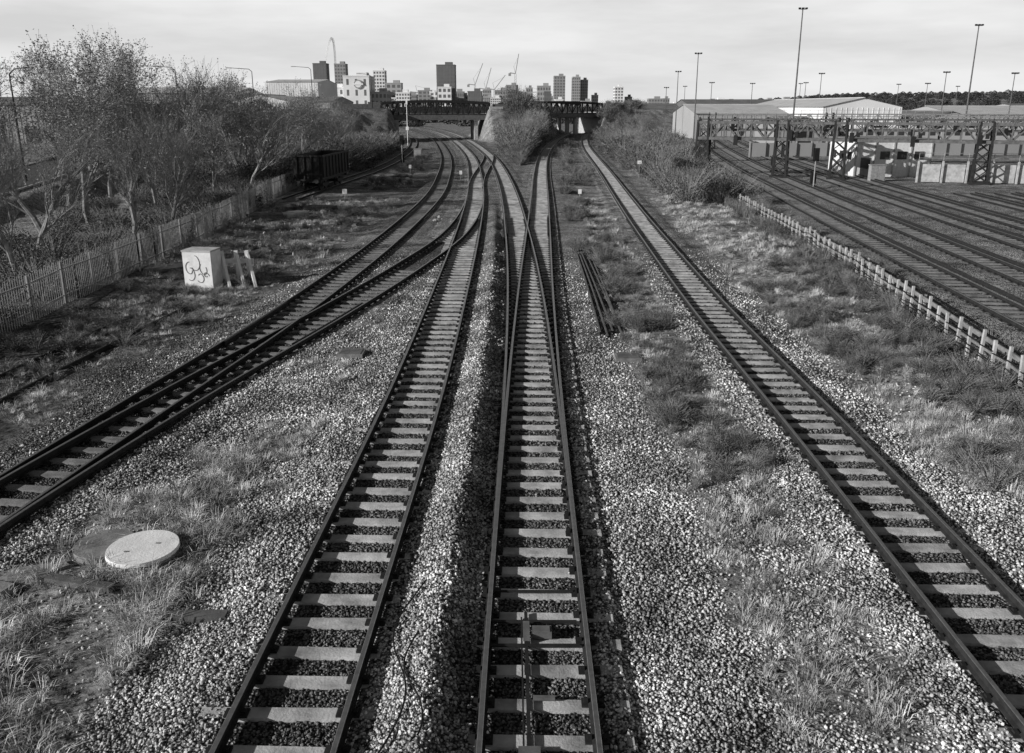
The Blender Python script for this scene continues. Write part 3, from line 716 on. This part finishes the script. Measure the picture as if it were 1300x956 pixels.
# ------------------------------------------------------------------ signal gantries over electric lines
def gantry(a,b,zb,zt,sup,bay=1.5,name='signal_gantry',wid=1.3,mt=None,k_=1.0):
    ax,ay=a;bx,by=b;Ln=math.hypot(bx-ax,by-ay); e=empty(name,(ax,ay,0),math.atan2(by-ay,bx-ax)); mb=MB(); n=int(Ln/bay); mt=mt or M_gant
    for yy in(0,wid):
        mb.beam((0,yy,zt),(Ln,yy,zt),.2*k_,.22*k_); mb.beam((0,yy,zb),(Ln,yy,zb),.22*k_,.26*k_)
        for i in range(n+1):
            x=i*Ln/n; mb.beam((x,yy,zb),(x,yy,zt),.11*k_,.11*k_)
            if i<n: mb.beam((x,yy,zb if i%2 else zt),(x+Ln/n,yy,zt if i%2 else zb),.1*k_,.1*k_)
    for i in range(n+1):
        x=i*Ln/n; mb.beam((x,0,zb+.01),(x,wid,zb+.01),.08,.08); mb.beam((x,0,zt-.01),(x,wid,zt-.01),.08,.08)
    mb.obj('truss',[mt],e)
    mb=MB(); mb.box((Ln/2,wid/2,zb+.16),(Ln,wid-.26,.06)); 
    for i in range(n+1): mb.beam((i*Ln/n,-.14,zt),(i*Ln/n,-.14,zt+.75),.045,.045)
    mb.beam((0,-.14,zt+.75),(Ln,-.14,zt+.75),.055,.055); mb.obj('walkway',[mt],e)
    mb=MB()
    for s in sup:
        for dx_ in(-.6,.6):
            for yy in(-.05,wid+.05): mb.beam((s+dx_*1.25,yy,-.5),(s+dx_,yy,zt+.3),.22,.22)
        for k in range(4):
            z0=k*zb/4;z1=(k+1)*zb/4
            for yy in(-.05,wid+.05): mb.beam((s-.6,yy,z0),(s+.6,yy,z1),.1,.1); mb.beam((s+.6,yy,z0),(s-.6,yy,z1),.1,.1)
        mb.box((s,wid/2,-.25),(2.0,wid+.8,.5))
    mb.obj('towers',[M_dark],e)
    mb=MB(); r=random.Random(int(Ln))
    for i in range(3,n,4):
        x=i*Ln/n+r.uniform(-.4,.4); mb.box((x,-.45,zb+r.uniform(-.4,.6)),(.45,.25,1.1)); mb.box((x+.65,-.3,zb+.6),(.35,.3,.5))
    mb.obj('signal_heads',[M_black],e)
gantry((22.0,101),(60,84),4.1,5.9,(.6,9.6,15.8,30,41),k_=1.25)
gantry((27.5,125),(80,116),4.4,5.9,(.6,20,52))
gantry((38,165),(105,150),4.7,6.3,(.6,22,67),mt=M_steel)

# ------------------------------------------------------------------ buildings
def grid_building(name,x0,x1,y,h,depth,mt,floors,cols,rz=0,roof=None,wf=.6,z0=-1,wmat=None):
    w=x1-x0; e=empty(name,((x0+x1)/2,y,z0),rz); H=h-z0; mb=MB(); mb.box((0,depth/2,H/2),(w,depth,H)); mb.obj('walls',[mt],e)
    mb=MB(); fh=H/floors; cw=w/cols; nc=max(1,int(depth/cw)); dw=depth/nc
    for i in range(floors):
        z=(i+.52)*fh
        for j in range(cols): mb.box((-w/2+(j+.5)*cw,-.03,z),(cw*wf,.12,fh*.55))
        for s in(-1,1):
            for j in range(nc): mb.box((s*(w/2+.02),(j+.5)*dw,z),(.12,dw*wf,fh*.55))
    mb.obj('windows',[wmat or M_win],e)
    mb=MB(); mb.box((0,depth/2,H+.4),(w+.4,depth+.4,.8)); mb.box((w*.15,depth/2,H+1.9),(w*.4,depth*.4,2.6)); mb.obj('roof',[roof or mt],e)
    return e
def tmat(n,v): return mat(n,v,.85,.12,.05,spec=.1)
M_win=mat('window_dark_far',.14,.6,.3,.05)
t1=tmat('tower_cladding_mid',.30); t2=tmat('tower_cladding_dark',.15); t3=tmat('render_pale',.74); t4=tmat('brick_grey',.36)  # tower greys carry distance haze, painted in as lighter colour
grid_building('apartment_tower',-206,-192,900,50,14,t2,15,5); grid_building('apartment_tower',-190,-178,930,51,14,t1,15,4)
grid_building('office_block',-117,-99,600,27.5,25,t3,4,3,wf=.25); grid_building('office_block',-132,-117.6,604,20,25,t3,4,4,wf=.4); grid_building('office_block',-99,-88,606,17,20,t4,4,4)
e=empty('round_wall_sign',(-106.5,599.7,22.6)); mb=MB(); mb.tube((0,0,0),(0,-.4,0),3.0,n=28,cap=True); mb.obj('disc',[t1],e); mb=MB(); mb.tube((0,-.41,0),(0,-.5,0),2.2,n=28,cap=True); mb.box((0,-.6,0),(7,.2,1.0)); mb.obj('ring',[M_white],e)
grid_building('apartment_tower',-144,-132,900,43,14,t3,13,4); grid_building('apartment_tower',-69.6,-52.5,800,44,16,t2,14,6,wf=.72)
grid_building('apartment_tower',48.5,61.5,1000,41,15,t1,13,4); grid_building('apartment_tower',70,79,1000,40,15,t4,13,4); grid_building('apartment_tower',80,88.5,1008,37,15,t1,12,4); grid_building('apartment_tower',119,129,1000,29,14,t3,9,3); grid_building('apartment_tower',133,140,1005,18,14,t2,6,3)
grid_building('apartment_tower',-7,7,1000,31,14,t1,9,4); grid_building('apartment_tower',94,101,1010,20,12,t1,6,3)
r=random.Random(5)
for i in range(30):
    x=-150+i*6.4+r.uniform(-2,2); w=r.uniform(6,15); grid_building('city_block',x,x+w,r.uniform(760,1050),r.uniform(14,29),12,r.choice((t1,t2,t3,t4)),r.randint(4,8),r.randint(3,6))
for i in range(18):
    x=30+i*16+r.uniform(-5,5); w=r.uniform(8,20); grid_building('city_block',x,x+w,r.uniform(900,1150),r.uniform(9,17),12,r.choice((t1,t3,t4)),r.randint(3,5),r.randint(3,6))
for i in range(12):
    x=-330+i*14+r.uniform(-5,5); w=r.uniform(8,20); grid_building('city_block',x,x+w,r.uniform(700,900),r.uniform(14,26),12,r.choice((t1,t3,t4)),r.randint(4,7),r.randint(3,6))
def shed(name,x0,x1,y0,y1,eave,ridge,wall,roofm,axis='y',door=True):
    e=empty(name,((x0+x1)/2,(y0+y1)/2,-.4)); w=x1-x0;d=y1-y0;E=eave+.4;R=ridge+.4; mb=MB()
    if axis=='y':
        v=[(-w/2,-d/2,0),(w/2,-d/2,0),(w/2,-d/2,E),(0,-d/2,R),(-w/2,-d/2,E)]; v+=[(a,d/2,c_) for a,_,c_ in v]
        mb.add(v,[(0,1,2,3,4),(9,8,7,6,5),(0,5,6,1),(1,6,7,2),(5,0,4,9)])
        rf=MB(); rf.beam((0,-d/2-.3,R+.05),(0,d/2+.3,R+.05),.4,.2)
        for s in(-1,1): rf.add([(0,-d/2-.3,R+.05),(0,d/2+.3,R+.05),(s*(w/2+.4),d/2+.3,E),(s*(w/2+.4),-d/2-.3,E)],[(0,1,2,3)])
    else:
        v=[(-w/2,-d/2,0),(-w/2,d/2,0),(-w/2,d/2,E),(-w/2,0,R),(-w/2,-d/2,E)]; v+=[(w/2,b_,c_) for _,b_,c_ in v]
        mb.add(v,[(4,3,2,1,0),(5,6,7,8,9),(0,1,6,5),(1,2,7,6),(0,5,9,4)])
        rf=MB(); rf.beam((-w/2-.3,0,R+.05),(w/2+.3,0,R+.05),.4,.2)
        for s in(-1,1): rf.add([(-w/2-.3,0,R+.05),(w/2+.3,0,R+.05),(w/2+.3,s*(d/2+.4),E),(-w/2-.3,s*(d/2+.4),E)],[(0,1,2,3)])
    mb.obj('walls',[wall],e); rf.obj('roof',[roofm],e)
    mb=MB(); n=int(w/1.2)
    for i in range(n): mb.box((-w/2+(i+.5)*w/n,-d/2-.04,E*.5),(.08,.08,E*.96))
    mb.obj('cladding_ribs',[wall],e)
    if door:
        mb=MB(); k=max(1,int(w/7))
        for i in range(k): mb.box((-w/2+(i+.5)*w/k,-d/2-.06,2.0),(3.2,.14,3.8))
        mb.obj('doors',[M_dark],e)
rl=mat('profiled_roof',.46,.7,.15,.3); rd=mat('old_roof',.14,.85,.3,.3)
shed('depot_shed',71,89,196,262,7.6,9.6,t3,rl); shed('depot_shed',46,69,215,245,6.0,8.2,t4,rl,'x',False); shed('depot_shed',91,106,192,230,4.6,6.6,t4,rd); shed('depot_shed',112,160,215,250,5.8,7.8,t4,rl,'x')
shed('depot_shed',34,56,282,310,6.2,8.6,t1,rd,'x'); shed('depot_shed',160,230,260,300,6.5,8.5,t4,rd,'x'); shed('depot_shed',60,110,290,320,8,10,t2,rd,'x'); shed('depot_shed',56,66,178,198,4.2,5.6,t1,rd)
shed('warehouse',-128,-101,450,500,20,21.8,t3,rl,'x'); shed('warehouse',-190,-135,420,470,14,17,t4,rl,'x'); shed('warehouse',-100,-70,330,380,9.5,11.5,t4,rd,'x'); shed('warehouse',-150,-95,190,230,8,9.8,t1,rd,'x'); shed('warehouse',-80,-62,240,270,9,11,t3,rl)
e=empty('relay_building',(44.6,99,-.3)); mb=MB(); mb.box((0,4,2.1),(9,8,4.2)); mb.obj('walls',[M_concl],e); mb=MB(); mb.box((0,4,4.3),(9.5,8.5,.22)); mb.obj('roof',[M_concd],e)
mb=MB(); mb.box((-3.2,-.03,1.15),(1.1,.1,2.2)); 
for q in(-1,1,3): mb.box((q,-.03,2.5),(1.1,.1,.9))
for q in range(3): mb.box((-4.52,1.5+q*2.4,2.4),(.1,1.2,.9))
mb.obj('door_and_windows',[M_glass],e); mb=MB()
for q in(-4.4,-2.2,0,2,4.4): mb.box((q,-.06,2.1),(.16,.1,4.18))
mb.obj('pilasters',[M_conc],e)
e=empty('concrete_panel_wall'); mb=MB(); rr=MB(); x=44.0
while x<80:
    y=92-(x-41)*.22; mb.box((x+1.18,y,.75),(2.3,.12,1.9),-.216); mb.box((x,y,.9),(.18,.2,2.3),-.216)
    rr.tube((x,y,1.8),(x,y,2.9),.03,n=5)
    for hh in(2.35,2.88): rr.tube((x,y,hh),(x+2.4,y-.53,hh),.03,n=5)
    x+=2.4
mb.obj('panels',[M_conc],e); rr.obj('railing',[M_steel],e)
e=empty('boundary_wall'); mb=MB()
for i in range(26): mb.box((40+i*2.6,138+i*.3,.9),(2.56,.2,2.2)); mb.box((38.7+i*2.6,138+i*.3-.05,1.0),(.2,.3,2.5))
mb.obj('panels',[t1],e)
def train(x,y,cars,rz):
    e=empty('stabled_train',(x,y,0),rz); b_=MB(); g=MB(); u=MB()
    for i in range(cars):
        cx=i*17; b_.box((cx,0,2.2),(16.4,2.6,2.3)); b_.box((cx,0,3.45),(16.2,2.1,.3),taper=.9); u.box((cx-5,0,.65),(3,2.2,.8)); u.box((cx+5,0,.65),(3,2.2,.8)); u.box((cx,0,.85),(16,2.3,.3))
        for k in range(8): g.box((cx-7+k*2,-1.31,2.6),(1.3,.04,.8))
    b_.obj('bodies',[t4],e); g.obj('windows',[M_glass],e); u.obj('bogies',[M_dark],e)
train(76,170,5,-.06); train(112,180,4,-.06)

e=empty('stadium_arch',(-412,1950,0)); mb=MB()
def ap(t,o=0,a=0):
    s=-157+314*t; h=(133+20)*(1-(2*t-1)**2)
    return Vector((-s*.085+h*.12-6+math.cos(a)*o*.98,s*.99,h+math.sin(a)*o))
n=44
for i in range(n):
    for k in range(4):
        a=k*math.pi/2+.4; mb.tube(ap(i/n,2.2,a),ap((i+1)/n,2.2,a),.3,n=4); mb.tube(ap(i/n,2.2,a),ap((i+1)/n,2.2,a+math.pi/2),.25,n=4)
mb.obj('lattice',[M_white],e)
def crane(x,y,h,j,ang):
    e=empty('tower_crane',(x,y,0)); mb=MB(); w=.9
    for a_ in(-w,w):
        for b_ in(-w,w): mb.beam((a_,b_,0),(a_,b_,h),.35,.35)
    k=int(h/3)
    for i in range(k): mb.beam((-w,-w,i*3),(w,-w,i*3+3),.25,.25)
    c_,s_=math.cos(ang),math.sin(ang); mb.beam((0,0,h),(j*c_,0,h+j*s_),.7,.8); mb.beam((0,0,h),(-j*.3,0,h+1),.8,1.0); mb.box((-j*.3,0,h-1),(3,2,3)); mb.beam((0,0,h),(-2,0,h+8),.4,.4); mb.beam((-2,0,h+8),(j*c_*.8,0,h+j*s_*.8+.6),.2,.2)
    mb.obj('mast_and_jib',[M_steel],e)
crane(-47,1100,34,28,1.2); crane(-35,1150,30,28,1.3); crane(-115,1050,24,30,.05); crane(4,1000,44,22,1.4); crane(18,1050,24,26,.05); crane(-22,1080,28,22,.9)

# ------------------------------------------------------------------ world + sun
EL=21.5; AZ=24
w=bpy.data.worlds.new('World'); scene.world=w; w.use_nodes=True; nt=w.node_tree;N=nt.nodes;L=nt.links
bg=N['Background']; sky=N.new('ShaderNodeTexSky'); sky.sky_type='NISHITA'; sky.sun_disc=False
sky.sun_elevation=math.radians(EL); sky.sun_rotation=math.radians(270-AZ)
bwn=N.new('ShaderNodeRGBToBW'); L.new(sky.outputs[0],bwn.inputs[0])
tc=N.new('ShaderNodeTexCoord'); mp=N.new('ShaderNodeMapping'); mp.inputs['Scale'].default_value=(1,1,6); L.new(tc.outputs['Generated'],mp.inputs['Vector'])
no=N.new('ShaderNodeTexNoise'); no.inputs['Scale'].default_value=3.4; no.inputs['Detail'].default_value=7; no.inputs['Roughness'].default_value=.55; L.new(mp.outputs[0],no.inputs['Vector'])
cm=N.new('ShaderNodeMapRange'); cm.inputs['From Min'].default_value=.34;cm.inputs['From Max'].default_value=.66; cm.inputs['To Min'].default_value=13.2; cm.inputs['To Max'].default_value=17.2; L.new(no.outputs['Fac'],cm.inputs['Value'])
sx=N.new('ShaderNodeSeparateXYZ'); L.new(tc.outputs['Generated'],sx.inputs[0])
hz=N.new('ShaderNodeMapRange'); hz.inputs['From Min'].default_value=.11;hz.inputs['From Max'].default_value=.22;hz.inputs['To Min'].default_value=1;hz.inputs['To Max'].default_value=.0; hz.interpolation_type='SMOOTHSTEP'; L.new(sx.outputs['Z'],hz.inputs['Value'])
# thin bright haze and cloud low in the sky over the clear Nishita sky
mixc=N.new('ShaderNodeMix'); mixc.data_type='FLOAT'; L.new(hz.outputs[0],mixc.inputs[0]); L.new(bwn.outputs[0],mixc.inputs[2]); L.new(cm.outputs[0],mixc.inputs[3])
L.new(mixc.outputs[0],bg.inputs['Color']); bg.inputs['Strength'].default_value=.05
sd=bpy.data.lights.new('sun','SUN'); sd.energy=5; sd.angle=math.radians(.5); sd.color=(1,.99,.98)
so_=bpy.data.objects.new('sun',sd); scene.collection.objects.link(so_)
e_,a_=math.radians(EL),math.radians(AZ)
so_.rotation_euler=Vector((math.cos(e_)*math.cos(a_),math.cos(e_)*math.sin(a_),-math.sin(e_))).to_track_quat('-Z','Y').to_euler(); so_.location=(-50,-20,60)

cam=bpy.data.cameras.new('camera'); co_=bpy.data.objects.new('camera',cam); scene.collection.objects.link(co_); scene.camera=co_
co_.location=(0,0,7.7); co_.rotation_euler=(math.radians(90-15.86),0,0)
cam.sensor_width=36; cam.lens=29.08; cam.shift_y=-.0342; cam.clip_start=.1; cam.clip_end=9000
